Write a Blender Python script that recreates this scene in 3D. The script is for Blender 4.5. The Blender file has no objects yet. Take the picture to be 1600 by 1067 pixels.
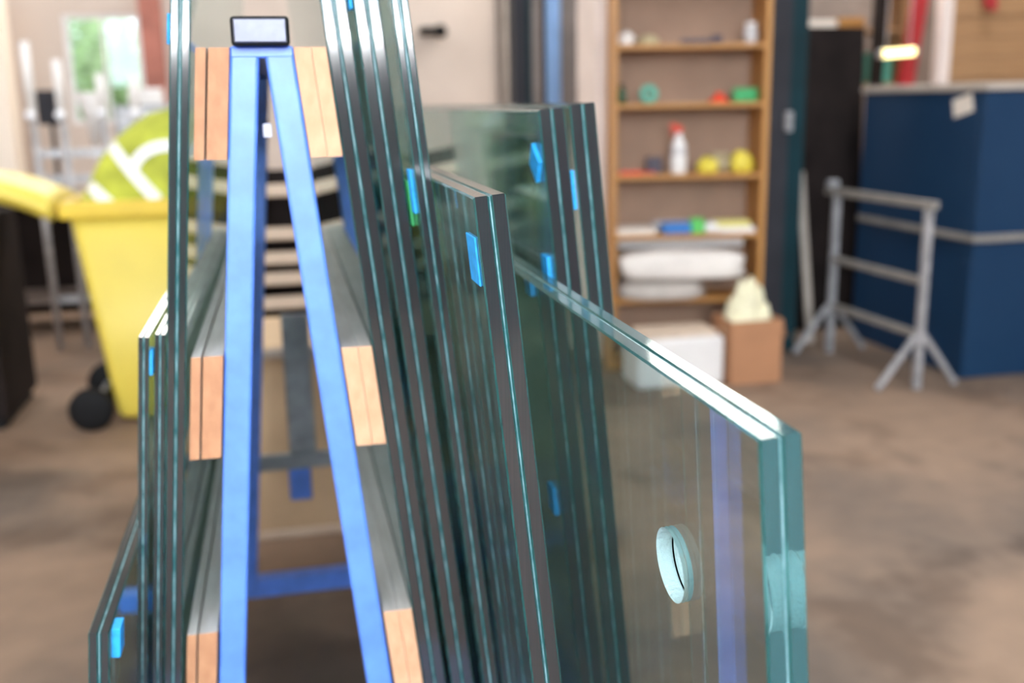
import bpy, bmesh, math, random
from mathutils import Vector, Matrix, noise
random.seed(7)
SC = bpy.context.scene
COL = SC.collection
PI = math.pi

# ------------------------------------------------------------------ camera
cam_d = bpy.data.cameras.new('camera')
cam_d.sensor_width = 36.0
cam_d.lens = 36.0                       # focal length = 1600 px in a 1600 px wide frame
cam_d.clip_start = 0.02
cam_d.dof.use_dof = True
cam_d.dof.focus_distance = 0.95
cam_d.dof.aperture_fstop = 3.0
cam_d.dof.aperture_blades = 0
cam = bpy.data.objects.new('camera', cam_d)
COL.objects.link(cam)
yc = Vector((436 - 800, -(168 - 533.5), -1600)).normalized()      # rack direction (+Y) in camera space
dn = Vector((125 / 1600, 0, -1.0)); dn.y = -(yc.x * dn.x + yc.z * dn.z) / yc.y
up = -dn.normalized(); xc = yc.cross(up)
rot = Matrix((xc, yc, up))              # rows = world axes in camera space -> camera-to-world rotation
cam.matrix_world = Matrix.Translation((0, 0, 1.41)) @ rot.to_4x4()
SC.camera = cam

# ------------------------------------------------------------------ view, world, sampling limits
SC.view_settings.view_transform = 'Standard'
SC.view_settings.look = 'None'
SC.view_settings.gamma = 1.0
SC.view_settings.use_curve_mapping = False
SC.view_settings.exposure = 0.0
cy = SC.cycles
cy.max_bounces = 36; cy.transmission_bounces = 32; cy.glossy_bounces = 8; cy.diffuse_bounces = 4
cy.transparent_max_bounces = 32
cy.sample_clamp_indirect = 6.0
cy.blur_glossy = 0.3
cy.use_denoising = True

W = bpy.data.worlds.new('daylight'); SC.world = W; W.use_nodes = True
wb = W.node_tree.nodes['Background']
wb.inputs[0].default_value = (0.86, 0.93, 1.0, 1); wb.inputs[1].default_value = 2.6
DAY_FRONT, DAY_ROOF, DAY_BACK = 17.0, 8.5, 12.0

# ------------------------------------------------------------------ materials
def newmat(name):
    m = bpy.data.materials.new(name); m.use_nodes = True
    nt = m.node_tree; nt.nodes.clear()
    out = nt.nodes.new('ShaderNodeOutputMaterial')
    return m, nt, out

def pmat(name, col, rough=0.5, metal=0.0, var=0.0, scale=8.0, col2=None, bump=0.0, bscale=60.0, spec=0.5, stretch=None, coat=0.0):
    m, nt, out = newmat(name)
    p = nt.nodes.new('ShaderNodeBsdfPrincipled')
    p.inputs['Base Color'].default_value = (*col, 1)
    p.inputs['Roughness'].default_value = rough
    p.inputs['Metallic'].default_value = metal
    p.inputs['Specular IOR Level'].default_value = spec
    p.inputs['Coat Weight'].default_value = coat
    nt.links.new(p.outputs[0], out.inputs[0])
    tc = nt.nodes.new('ShaderNodeTexCoord'); mp = nt.nodes.new('ShaderNodeMapping')
    if stretch: mp.inputs['Scale'].default_value = stretch
    nt.links.new(tc.outputs['Object'], mp.inputs[0])
    if var > 0 or col2:
        n = nt.nodes.new('ShaderNodeTexNoise'); n.inputs['Scale'].default_value = scale; n.inputs['Detail'].default_value = 5
        nt.links.new(mp.outputs[0], n.inputs['Vector'])
        r = nt.nodes.new('ShaderNodeValToRGB')
        c2 = col2 or tuple(min(1, c * (1 + var)) for c in col)
        c1 = col if col2 else tuple(c * (1 - var) for c in col)
        r.color_ramp.elements[0].position = 0.35; r.color_ramp.elements[1].position = 0.65
        r.color_ramp.elements[0].color = (*c1, 1); r.color_ramp.elements[1].color = (*c2, 1)
        nt.links.new(n.outputs[0], r.inputs[0]); nt.links.new(r.outputs[0], p.inputs['Base Color'])
    if bump > 0:
        n2 = nt.nodes.new('ShaderNodeTexNoise'); n2.inputs['Scale'].default_value = bscale; n2.inputs['Detail'].default_value = 6
        nt.links.new(mp.outputs[0], n2.inputs['Vector'])
        b = nt.nodes.new('ShaderNodeBump'); b.inputs['Strength'].default_value = bump; b.inputs['Distance'].default_value = 0.01
        nt.links.new(n2.outputs[0], b.inputs['Height']); nt.links.new(b.outputs[0], p.inputs['Normal'])
    return m

def emat(name, col, strength):
    m, nt, out = newmat(name)
    e = nt.nodes.new('ShaderNodeEmission'); e.inputs[0].default_value = (*col, 1); e.inputs[1].default_value = strength
    nt.links.new(e.outputs[0], out.inputs[0]); return m

GLASS_TINT = (0.88, 0.95, 0.95, 1)
def glassmat(name):
    m, nt, out = newmat(name)
    g = nt.nodes.new('ShaderNodeBsdfGlass'); g.inputs['IOR'].default_value = 1.5; g.inputs['Roughness'].default_value = 0.0
    g.inputs[0].default_value = GLASS_TINT
    nt.links.new(g.outputs[0], out.inputs[0]); return m

M = {}
M['glass'] = glassmat('float_glass')
def edgemat(name, col, rough, ior, glass, tcol, tmix):
    """polished pane edge: glossy base tinted like reflected and inner light, mixed with glass that lets some light scatter into the pane"""
    m, nt, out = newmat(name)
    g = nt.nodes.new('ShaderNodeBsdfGlass'); g.inputs['IOR'].default_value = 1.5; g.inputs[0].default_value = GLASS_TINT
    p = nt.nodes.new('ShaderNodeBsdfPrincipled'); p.inputs['Roughness'].default_value = rough; p.inputs['IOR'].default_value = ior
    t = nt.nodes.new('ShaderNodeBsdfTranslucent'); t.inputs[0].default_value = (*tcol, 1)
    tc = nt.nodes.new('ShaderNodeTexCoord'); mp = nt.nodes.new('ShaderNodeMapping'); mp.inputs['Scale'].default_value = (700, 1, 3)
    n = nt.nodes.new('ShaderNodeTexNoise'); n.inputs['Scale'].default_value = 1.0; n.inputs['Detail'].default_value = 3
    nt.links.new(tc.outputs['Object'], mp.inputs[0]); nt.links.new(mp.outputs[0], n.inputs['Vector'])
    r = nt.nodes.new('ShaderNodeValToRGB'); r.color_ramp.elements[0].position = 0.3; r.color_ramp.elements[1].position = 0.7
    r.color_ramp.elements[0].color = (*[c * 0.8 for c in col], 1); r.color_ramp.elements[1].color = (*[c * 1.2 for c in col], 1)
    nt.links.new(n.outputs[0], r.inputs[0]); nt.links.new(r.outputs[0], p.inputs['Base Color'])
    mx = nt.nodes.new('ShaderNodeMixShader'); mx.inputs[0].default_value = glass
    nt.links.new(p.outputs[0], mx.inputs[1]); nt.links.new(g.outputs[0], mx.inputs[2])
    m2 = nt.nodes.new('ShaderNodeMixShader'); m2.inputs[0].default_value = tmix
    nt.links.new(mx.outputs[0], m2.inputs[1]); nt.links.new(t.outputs[0], m2.inputs[2]); nt.links.new(m2.outputs[0], out.inputs[0])
    return m
def bondmat():
    m, nt, out = newmat('bonded_glass_face')
    t = nt.nodes.new('ShaderNodeBsdfTransparent'); nt.links.new(t.outputs[0], out.inputs[0])
    return m
M['bonded'] = bondmat()      # faces joined by the clear interlayer neither bend nor mirror light
M['edge_dark'] = edgemat('polished_edge', (0.034, 0.026, 0.030), 0.10, 1.8, 0.13, (0.10, 0.58, 0.60), 0.12)  # mauve in the base colour stands in for the mirrored floor
M['edge_teal'] = edgemat('teal_polished_edge', (0.10, 0.25, 0.28), 0.08, 1.6, 0.66, (0.25, 0.75, 0.75), 0.14)  # teal base colour stands in for light scattered inside the pane
M['arris'] = edgemat('arris_bevel', (0.03, 0.15, 0.15), 0.10, 1.7, 0.45, (0.12, 0.55, 0.53), 0.2)
M['ground_glass'] = pmat('ground_glass_edge', (0.44, 0.64, 0.66), 0.35, bump=0.5, bscale=250)
M['interlayer'] = pmat('interlayer_bead', (0.03, 0.13, 0.145), 0.3, col2=(0.24, 0.40, 0.44), scale=45, stretch=(1, 1, 1))
M['pad'] = pmat('blue_cork_pad', (0.02, 0.35, 0.80), 0.7, var=0.15, scale=90)
M['rack_blue'] = pmat('blue_gloss_paint', (0.10, 0.245, 0.80), 0.40, var=0.10, scale=25, spec=0.9, bump=0.03, bscale=120)
M['rack_dark'] = pmat('dark_blue_paint', (0.02, 0.06, 0.28), 0.4, var=0.2, scale=15)
M['cap'] = pmat('brushed_cap', (0.16, 0.16, 0.20), 0.42, metal=0.7, var=0.1, scale=40)
M['black'] = pmat('black_rubber', (0.008, 0.008, 0.009), 0.7, spec=0.2)
M['wood_end'] = pmat('timber_end', (0.62, 0.315, 0.175), 0.65, col2=(0.69, 0.38, 0.225), scale=22, stretch=(3, 1, 1.5), bump=0.1)
M['wood_top'] = pmat('grey_weathered_timber', (0.46, 0.41, 0.37), 0.5, col2=(0.60, 0.55, 0.51), scale=9, stretch=(5, 0.8, 5), bump=0.15)
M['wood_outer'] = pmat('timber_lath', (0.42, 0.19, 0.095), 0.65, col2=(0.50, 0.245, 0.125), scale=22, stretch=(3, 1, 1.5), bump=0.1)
M['galv'] = pmat('galvanised_steel', (0.44, 0.44, 0.46), 0.45, metal=0.5, var=0.2, scale=20)
M['grey_steel'] = pmat('grey_steel', (0.32, 0.32, 0.33), 0.5, metal=0.3, var=0.2, scale=20)
M['yellow'] = pmat('yellow_plastic', (0.72, 0.56, 0.085), 0.42, var=0.04, scale=4)
M['yellow_rim'] = pmat('yellow_plastic_rim', (0.74, 0.51, 0.035), 0.42, var=0.04, scale=4)
M['lime'] = pmat('lime_fabric', (0.42, 0.45, 0.05), 0.85, var=0.25, scale=9, bump=0.3, bscale=30)
M['reflective'] = pmat('silver_reflective_tape', (0.92, 0.93, 0.94), 0.35)
M['beige'] = pmat('painted_wall', (0.62, 0.52, 0.45), 0.8, var=0.08, scale=1.2)
M['wall_dark'] = pmat('dark_shutter_wall', (0.035, 0.033, 0.040), 0.7, var=0.2, scale=2)
M['cream'] = pmat('cream_wall', (0.86, 0.74, 0.62), 0.8, var=0.04, scale=1.5)
M['taupe'] = pmat('taupe_panel', (0.20, 0.16, 0.14), 0.7, var=0.2, scale=3)
M['darkbrown'] = pmat('dark_brown_panel', (0.016, 0.011, 0.010), 0.85, var=0.3, scale=4, spec=0.15)
M['charcoal'] = pmat('charcoal_paint', (0.030, 0.030, 0.037), 0.7, var=0.15, scale=5, spec=0.25)
M['teal'] = pmat('dark_teal_paint', (0.003, 0.026, 0.035), 0.6, var=0.2, scale=5, spec=0.25)
M['skyblue'] = pmat('pale_blue_paint', (0.26, 0.44, 0.76), 0.45, var=0.08, scale=6)
M['pier'] = pmat('whitewashed_brick', (0.78, 0.67, 0.62), 0.8, var=0.07, scale=5, bump=0.2, bscale=20)
M['brick'] = pmat('red_brick', (0.42, 0.16, 0.12), 0.85, var=0.2, scale=8)
M['shelfwood'] = pmat('beech_veneer', (0.42, 0.19, 0.045), 0.5, col2=(0.49, 0.235, 0.065), scale=6, stretch=(6, 6, 0.6))
M['shelfback'] = pmat('hardboard_back', (0.33, 0.205, 0.14), 0.75, var=0.08, scale=5)
M['booth'] = pmat('navy_panel', (0.004, 0.028, 0.075), 0.55, col2=(0.006, 0.033, 0.083), scale=2.2, bump=0.05, spec=0.25)
M['trim'] = pmat('pale_trim', (0.42, 0.36, 0.31), 0.6, var=0.1, scale=8)
M['rail'] = pmat('dull_rail', (0.24, 0.22, 0.20), 0.5, var=0.15, scale=8)
M['paper'] = pmat('off_white_paper', (0.74, 0.66, 0.58), 0.8, var=0.04)
M['white'] = pmat('white_plastic', (0.80, 0.77, 0.75), 0.5, var=0.03)
M['whitecloth'] = pmat('white_cloth', (0.74, 0.68, 0.63), 0.85, var=0.08, scale=7, bump=0.3, bscale=12)
M['greycloth'] = pmat('grey_cloth', (0.50, 0.45, 0.41), 0.85, var=0.1, scale=7, bump=0.3, bscale=12)
M['creambag'] = pmat('cream_bag', (0.78, 0.72, 0.50), 0.7, var=0.1, scale=9, bump=0.4, bscale=14)
M['cardboard'] = pmat('cardboard', (0.42, 0.20, 0.10), 0.8, var=0.06, scale=6)
M['cardboard2'] = pmat('pale_cardboard', (0.56, 0.40, 0.25), 0.8, var=0.08, scale=5)
M['batten'] = pmat('pale_timber', (0.60, 0.47, 0.36), 0.7, var=0.1, scale=9)
M['timber'] = pmat('brown_timber', (0.30, 0.16, 0.07), 0.7, col2=(0.40, 0.23, 0.11), scale=5, stretch=(0.5, 4, 8))
M['red'] = pmat('red_paint', (0.36, 0.012, 0.018), 0.45, var=0.1)
M['redplastic'] = pmat('red_plastic', (0.75, 0.06, 0.025), 0.4)
M['green'] = pmat('green_plastic', (0.03, 0.34, 0.10), 0.4)
M['greend'] = pmat('dark_green_glass', (0.01, 0.07, 0.03), 0.2)
M['mint'] = pmat('mint_plastic', (0.10, 0.42, 0.32), 0.4)
M['ylw2'] = pmat('yellow_glove', (0.72, 0.58, 0.06), 0.55, var=0.15, scale=20)
M['bluep'] = pmat('blue_print', (0.03, 0.17, 0.50), 0.5)
M['greenp'] = pmat('green_print', (0.10, 0.52, 0.10), 0.5)
M['yellowp'] = pmat('yellow_print', (0.72, 0.64, 0.22), 0.5)
M['darkstuff'] = pmat('dark_tool', (0.05, 0.04, 0.06), 0.5)
M['tan'] = pmat('tan_rag', (0.42, 0.34, 0.20), 0.85, var=0.2)
M['clear'] = pmat('cloudy_plastic', (0.55, 0.52, 0.52), 0.25, var=0.1)
M['leaf'] = pmat('leaf', (0.42, 0.55, 0.24), 0.6, var=0.4, scale=3)
M['bark'] = pmat('bark', (0.14, 0.09, 0.06), 0.9, var=0.2)
M['stone'] = pmat('pale_paving', (0.62, 0.60, 0.55), 0.9, var=0.1, scale=1.5)
M['knob_glint'] = pmat('glint_white_knob', (0.85, 0.86, 0.90), 0.25, spec=0.8)  # white base stands in for the bright glints on the knobs
M['chrome'] = pmat('polished_knob', (0.85, 0.85, 0.88), 0.12, metal=1.0)
M['roof'] = pmat('roof_lining', (0.30, 0.27, 0.25), 0.85, var=0.1, scale=1.0)
M['day_front'] = emat('daylight_door_glazing', (0.82, 0.92, 1.0), DAY_FRONT)
M['day_roof'] = emat('daylight_roof_light', (0.92, 0.96, 1.0), DAY_ROOF)
M['day_back'] = emat('daylight_clerestory', (1.0, 0.95, 0.86), DAY_BACK)
M['lamp'] = emat('lamp_tube', (1.0, 0.82, 0.36), 5.0)

def floormat():
    m, nt, out = newmat('stained_concrete')
    p = nt.nodes.new('ShaderNodeBsdfPrincipled'); nt.links.new(p.outputs[0], out.inputs[0])
    tc = nt.nodes.new('ShaderNodeTexCoord')
    n1 = nt.nodes.new('ShaderNodeTexNoise'); n1.inputs['Scale'].default_value = 0.75; n1.inputs['Detail'].default_value = 4
    n2 = nt.nodes.new('ShaderNodeTexNoise'); n2.inputs['Scale'].default_value = 9; n2.inputs['Detail'].default_value = 8
    n3 = nt.nodes.new('ShaderNodeTexNoise'); n3.inputs['Scale'].default_value = 2.2; n3.inputs['Detail'].default_value = 3
    for n in (n1, n2, n3): nt.links.new(tc.outputs['Object'], n.inputs['Vector'])
    r1 = nt.nodes.new('ShaderNodeValToRGB')
    r1.color_ramp.elements[0].position = 0.38; r1.color_ramp.elements[0].color = (0.140, 0.105, 0.083, 1)
    r1.color_ramp.elements[1].position = 0.55; r1.color_ramp.elements[1].color = (0.275, 0.185, 0.128, 1)
    nt.links.new(n1.outputs[0], r1.inputs[0])
    r2 = nt.nodes.new('ShaderNodeValToRGB')
    r2.color_ramp.elements[0].position = 0.3; r2.color_ramp.elements[0].color = (0.86, 0.86, 0.86, 1)
    r2.color_ramp.elements[1].position = 0.7; r2.color_ramp.elements[1].color = (1.06, 1.05, 1.04, 1)
    nt.links.new(n2.outputs[0], r2.inputs[0])
    mx = nt.nodes.new('ShaderNodeMix'); mx.data_type = 'RGBA'; mx.blend_type = 'MULTIPLY'; mx.inputs[0].default_value = 1
    nt.links.new(r1.outputs[0], mx.inputs[6]); nt.links.new(r2.outputs[0], mx.inputs[7])
    r3 = nt.nodes.new('ShaderNodeValToRGB')
    r3.color_ramp.elements[0].position = 0.36; r3.color_ramp.elements[0].color = (0.72, 0.69, 0.67, 1)
    r3.color_ramp.elements[1].position = 0.46; r3.color_ramp.elements[1].color = (1, 1, 1, 1)
    nt.links.new(n3.outputs[0], r3.inputs[0])
    mx2 = nt.nodes.new('ShaderNodeMix'); mx2.data_type = 'RGBA'; mx2.blend_type = 'MULTIPLY'; mx2.inputs[0].default_value = 1
    nt.links.new(mx.outputs[2], mx2.inputs[6]); nt.links.new(r3.outputs[0], mx2.inputs[7])
    nt.links.new(mx2.outputs[2], p.inputs['Base Color'])
    p.inputs['Roughness'].default_value = 0.75; p.inputs['Specular IOR Level'].default_value = 0.3
    b = nt.nodes.new('ShaderNodeBump'); b.inputs['Strength'].default_value = 0.2; b.inputs['Distance'].default_value = 0.01
    nt.links.new(n2.outputs[0], b.inputs['Height']); nt.links.new(b.outputs[0], p.inputs['Normal'])
    return m
M['floor'] = floormat()

# ------------------------------------------------------------------ helpers
OFF = {}          # part -> offset of its origin in its thing's frame
def thing(name, label, cat, loc=(0, 0, 0), rotz=0.0, group=None):
    o = bpy.data.objects.new(name, None); COL.objects.link(o)
    o.empty_display_size = 0.1
    o.location = loc; o.rotation_euler = (0, 0, rotz); o['label'] = label; o['category'] = cat
    if group: o['group'] = group
    OFF[o] = Vector((0, 0, 0)); return o

def tag(o, label, cat, group=None):
    o['label'] = label; o['category'] = cat
    if group: o['group'] = group
    return o

def mk(name, geo, mat, parent=None, smooth=False, kind=None, label=None):
    """geo = (verts, faces) in the frame of the thing (or world when top-level); origin moves to the base centre"""
    vs, fs = geo
    vs = [Vector(v) for v in vs]
    lo = Vector([min(v[i] for v in vs) for i in range(3)]); hi = Vector([max(v[i] for v in vs) for i in range(3)])
    c = Vector(((lo.x + hi.x) / 2, (lo.y + hi.y) / 2, lo.z))
    me = bpy.data.meshes.new(name)
    me.from_pydata([v - c for v in vs], [], fs); me.update()
    mats = mat if isinstance(mat, (list, tuple)) else [mat]
    for m_ in mats: me.materials.append(M[m_] if isinstance(m_, str) else m_)
    if smooth:
        me.polygons.foreach_set('use_smooth', [True] * len(me.polygons))
    bm = bmesh.new(); bm.from_mesh(me); bmesh.ops.recalc_face_normals(bm, faces=bm.faces); bm.to_mesh(me); bm.free()
    o = bpy.data.objects.new(name, me); COL.objects.link(o)
    if parent is not None:
        o.parent = parent; o.location = c - OFF[parent]; OFF[o] = c
    else:
        o.location = c
    if kind: o['kind'] = kind
    if label: o['label'] = label
    return o

def struct(name, geo, mat, smooth=False): return mk(name, geo, mat, None, smooth, 'structure')

def join(*geos):
    V, F = [], []
    for v, f in geos:
        n = len(V); V += [Vector(p) for p in v]; F += [tuple(i + n for i in q) for q in f]
    return V, F

def xf(geo, mtx): return [mtx @ Vector(v) for v in geo[0]], geo[1]

def frombm(bm):
    bm.verts.index_update()
    v = [w.co.copy() for w in bm.verts]; f = [tuple(x.index for x in q.verts) for q in bm.faces]; bm.free(); return v, f

def bx(x0, x1, y0, y1, z0, z1, bev=0.0, seg=1):
    bm = bmesh.new(); bmesh.ops.create_cube(bm, size=1.0)
    for v in bm.verts:
        v.co = Vector(((x0 + x1) / 2 + v.co.x * (x1 - x0), (y0 + y1) / 2 + v.co.y * (y1 - y0), (z0 + z1) / 2 + v.co.z * (z1 - z0)))
    if bev > 0: bmesh.ops.bevel(bm, geom=bm.edges[:], offset=bev, segments=seg, affect='EDGES', profile=0.5)
    return frombm(bm)

def prism(poly, y0, y1):
    """poly: (x, z) points, extruded along y"""
    n = len(poly)
    v = [(p[0], y0, p[1]) for p in poly] + [(p[0], y1, p[1]) for p in poly]
    f = [tuple(range(n)), tuple(range(2 * n - 1, n - 1, -1))] + [(i, (i + 1) % n, (i + 1) % n + n, i + n) for i in range(n)]
    return v, f

def vprism(poly, z0, z1):
    n = len(poly)
    v = [(p[0], p[1], z0) for p in poly] + [(p[0], p[1], z1) for p in poly]
    f = [tuple(range(n)), tuple(range(2 * n - 1, n - 1, -1))] + [(i, (i + 1) % n, (i + 1) % n + n, i + n) for i in range(n)]
    return v, f

def bar(p0, p1, w, h=None, bev=0.0):
    """square tube between two points"""
    h = h or w; p0, p1 = Vector(p0), Vector(p1); d = p1 - p0; L = d.length
    g = bx(-w / 2, w / 2, -h / 2, h / 2, 0, L, bev)
    q = d.normalized().to_track_quat('Z', 'Y').to_matrix().to_4x4()
    return xf(g, Matrix.Translation(p0) @ q)

def cyl(p0, p1, r, n=20, r2=None):
    p0, p1 = Vector(p0), Vector(p1); d = p1 - p0; L = d.length; r2 = r if r2 is None else r2
    v = [(r * math.cos(2 * PI * i / n), r * math.sin(2 * PI * i / n), 0) for i in range(n)]
    v += [(r2 * math.cos(2 * PI * i / n), r2 * math.sin(2 * PI * i / n), L) for i in range(n)]
    f = [tuple(range(n - 1, -1, -1)), tuple(range(n, 2 * n))] + [(i, (i + 1) % n, (i + 1) % n + n, i + n) for i in range(n)]
    q = d.normalized().to_track_quat('Z', 'Y').to_matrix().to_4x4()
    return xf((v, f), Matrix.Translation(p0) @ q)

def lathe(prof, n=24, c=(0, 0, 0)):
    V, F = [], []
    for r, z in prof:
        for i in range(n): V.append((c[0] + r * math.cos(2 * PI * i / n), c[1] + r * math.sin(2 * PI * i / n), c[2] + z))
    for k in range(len(prof) - 1):
        for i in range(n):
            j = (i + 1) % n; F.append((k * n + i, k * n + j, (k + 1) * n + j, (k + 1) * n + i))
    F.append(tuple(range(n - 1, -1, -1))); F.append(tuple((len(prof) - 1) * n + i for i in range(n)))
    return V, F

def torus(R, r, c=(0, 0, 0), mtx=None, n=28, k=10):
    V, F = [], []
    for i in range(n):
        a = 2 * PI * i / n
        for j in range(k):
            b = 2 * PI * j / k; V.append(Vector(((R + r * math.cos(b)) * math.cos(a), (R + r * math.cos(b)) * math.sin(a), r * math.sin(b))))
    for i in range(n):
        for j in range(k): F.append((i * k + j, ((i + 1) % n) * k + j, ((i + 1) % n) * k + (j + 1) % k, i * k + (j + 1) % k))
    m = Matrix.Translation(c) @ (mtx or Matrix.Identity(4))
    return [m @ v for v in V], F

def lump(rx, ry, rz, c=(0, 0, 0), amp=0.15, freq=3.0, seed=0, sub=3, flat=0.0, power=1.0):
    """noisy pillow-like blob resting on z = c.z"""
    bm = bmesh.new(); bmesh.ops.create_icosphere(bm, subdivisions=sub, radius=1.0)
    for v in bm.verts:
        p = v.co.normalized(); s = 1 + amp * noise.noise(p * freq + Vector((seed * 3.7, seed, -seed)))
        q = Vector([math.copysign(abs(t) ** power, t) for t in p]) * s
        z = q.z
        if z < -flat_cut(flat): z = -flat_cut(flat)
        v.co = Vector((c[0] + q.x * rx, c[1] + q.y * ry, c[2] + (z + flat_cut(flat)) * rz))
    return frombm(bm)
def flat_cut(f): return 1.0 - f

# ------------------------------------------------------------------ the hall
XL, XR, YF, YB, ZR = -3.4, 7.6, -4.4, 9.5, 4.7
def quad(a, b, c, d): return [a, b, c, d], [(0, 1, 2, 3)]
struct('floor', bx(XL, XR, YF, YB, -0.1, 0.0), 'floor')
struct('ceiling', bx(XL, XR, YF, YB, ZR, ZR + 0.1), 'roof')
struct('wall_left', bx(XL - 0.12, XL, YF, YB, 0, ZR), 'beige')
struct('wall_right', bx(XR, XR + 0.12, YF, YB, 0, ZR), 'beige')
# back wall with a garden window and clerestory lights
wx0, wx1, wz0, wz1 = -1.72, -1.10, 1.30, 2.20
struct('wall_back', join(bx(XL, wx0, YB, YB + 0.15, 0, ZR), bx(wx1, 2.05, YB, YB + 0.15, 0, ZR),
       bx(wx0, wx1, YB, YB + 0.15, 0, wz0), bx(wx0, wx1, YB, YB + 0.15, wz1, ZR)), 'beige')
struct('wall_back_right', bx(2.05, XR, YB, YB + 0.15, 0, ZR), 'taupe')
w1 = struct('window_1', join(bx(wx0, wx1, YB + 0.02, YB + 0.08, wz0, wz0 + 0.04), bx(wx0, wx1, YB + 0.02, YB + 0.08, wz1 - 0.04, wz1),
       bx(wx0, wx0 + 0.04, YB + 0.02, YB + 0.08, wz0 + 0.04, wz1 - 0.04), bx(wx1 - 0.04, wx1, YB + 0.02, YB + 0.08, wz0 + 0.04, wz1 - 0.04)), 'white')
OFF[w1] = w1.location.copy()
for x0_, x1_ in ((wx0 + 0.042, (wx0 + wx1) / 2 - 0.0125), ((wx0 + wx1) / 2 + 0.0125, wx1 - 0.042)):
    mk('window_pane', bx(x0_, x1_, YB + 0.043, YB + 0.047, wz0 + 0.042, wz1 - 0.042), 'glass', w1)
mk('window_bar', bx((wx0 + wx1) / 2 - 0.012, (wx0 + wx1) / 2 + 0.012, YB + 0.03, YB + 0.06, wz0 + 0.04, wz1 - 0.04), 'white', w1)
struct('window_2', bx(-2.6, -0.2, YB - 0.03, YB, 2.65, 3.45), 'day_back')
struct('window_3', bx(2.3, 6.4, YB - 0.03, YB, 3.6, 4.66), 'day_back')
struct('window_14', bx(2.2, 6.5, 7.9, 9.4, ZR - 0.04, ZR), 'day_back')
struct('trim_gap', bx(1.975, 2.028, YB - 0.04, YB, 0, 3.0), 'taupe')  # thin dark strip standing in for the shade of the gap
struct('trim_1', bx(2.03, 2.16, YB - 0.06, YB, 0, 3.0), 'trim')
# wall behind the photographer: roller-door opening glazed above 2.25 m
struct('wall_front', join(bx(XL, XR, YF - 0.12, YF, 0, 1.91), bx(XL, XR, YF - 0.12, YF, 4.3, ZR), bx(2.0, XR, YF - 0.12, YF, 1.91, 4.3)), 'wall_dark')
struct('window_4', bx(XL, 2.0, YF - 0.10, YF - 0.04, 1.91, 4.3), 'day_front')
for k, (x, y) in enumerate([(-1.8, -2.7), (2.0, -2.7), (5.5, -2.7), (-1.8, 1.5), (2.2, 1.5), (5.6, 1.5), (-1.8, 6.3), (2.2, 6.3), (5.6, 6.3)]):
    struct('window_%d' % (k + 5), bx(x - 0.55, x + 0.55, y - 1.3, y + 1.3, ZR - 0.04, ZR), 'day_roof')

tl = thing('tube_lamp', 'long tube lamp on the wall behind the photographer', 'lamp', (0.2, YF + 0.07, 1.865))
mk('tube', cyl((-1.9, 0, 0), (1.7, 0, 0), 0.03, 12), emat('tube_glow', (0.95, 0.98, 1.0), 120.0), tl)
mk('tube_bracket', bx(-1.8, 1.6, -0.07, -0.031, -0.02, 0.02), 'galv', tl)

# ------------------------------------------------------------------ glass rack (A-frame trolley)
RC = -0.0157                    # centre line of the rack in x
SL = 0.098                      # lean of its faces
RY0, RY1 = 1.30, 2.60
rack = thing('glass_rack', 'blue painted steel A-frame glass rack with timber bearers between the glass panes', 'rack', (RC, 1.95, 0))
RB = -1.95
def leg_x(z): return 0.0196 + 0.094 * (1.479 - z)
def out_x(z): return 0.0882 + SL * (1.349 - z)
def frame_leg(side, y, mat):
    hw = 0.0172
    z0, z1 = 0.16, 1.482
    a, b = leg_x(z0), leg_x(z1)
    poly = [(side * (a - hw), z0), (side * (a + hw), z0), (side * (b + hw), z1), (side * (b - hw), z1)]
    bm = bmesh.new()
    v, f = prism(poly, y + RB, y + RB + 0.035)
    vs = [bm.verts.new(p) for p in v]
    for q in f: bm.faces.new([vs[i] for i in q])
    bmesh.ops.recalc_face_normals(bm, faces=bm.faces)
    bmesh.ops.bevel(bm, geom=bm.edges[:], offset=0.004, segments=2, affect='EDGES', profile=0.5)
    o = mk('leg', frombm(bm), mat, rack)
    return o
for y in (RY0, RY1 - 0.04):
    for s in (-1, 1): frame_leg(s, y, 'rack_blue')
# ridge tube with its end cap
mk('ridge_beam', bx(-0.033, 0.033, RY0 + RB - 0.012, RY1 + RB, 1.4815, 1.513, 0.003), 'rack_blue', rack)
cap = mk('end_cap', bx(-0.0335, 0.0335, RY0 + RB - 0.024, RY0 + RB - 0.012, 1.4805, 1.514, 0.004, 2), 'black', rack, label='dark edged end cap of the ridge tube')
mk('cap_plate', bx(-0.0300, 0.0300, RY0 + RB - 0.0275, RY0 + RB - 0.024, 1.4840, 1.5110, 0.0015, 2), 'cap', cap, label='brushed grey plate')
mk('gusset', bx(-0.037, 0.037, RY0 + RB - 0.001, RY0 + RB + 0.033, 1.468, 1.4812, 0.002), 'rack_blue', rack)
mk('tape_tag', bx(-0.006, 0.005, RY0 + RB + 0.03, RY0 + RB + 0.034, 1.374, 1.391, 0.0015), 'white', rack, label='scrap of white tape')
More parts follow.
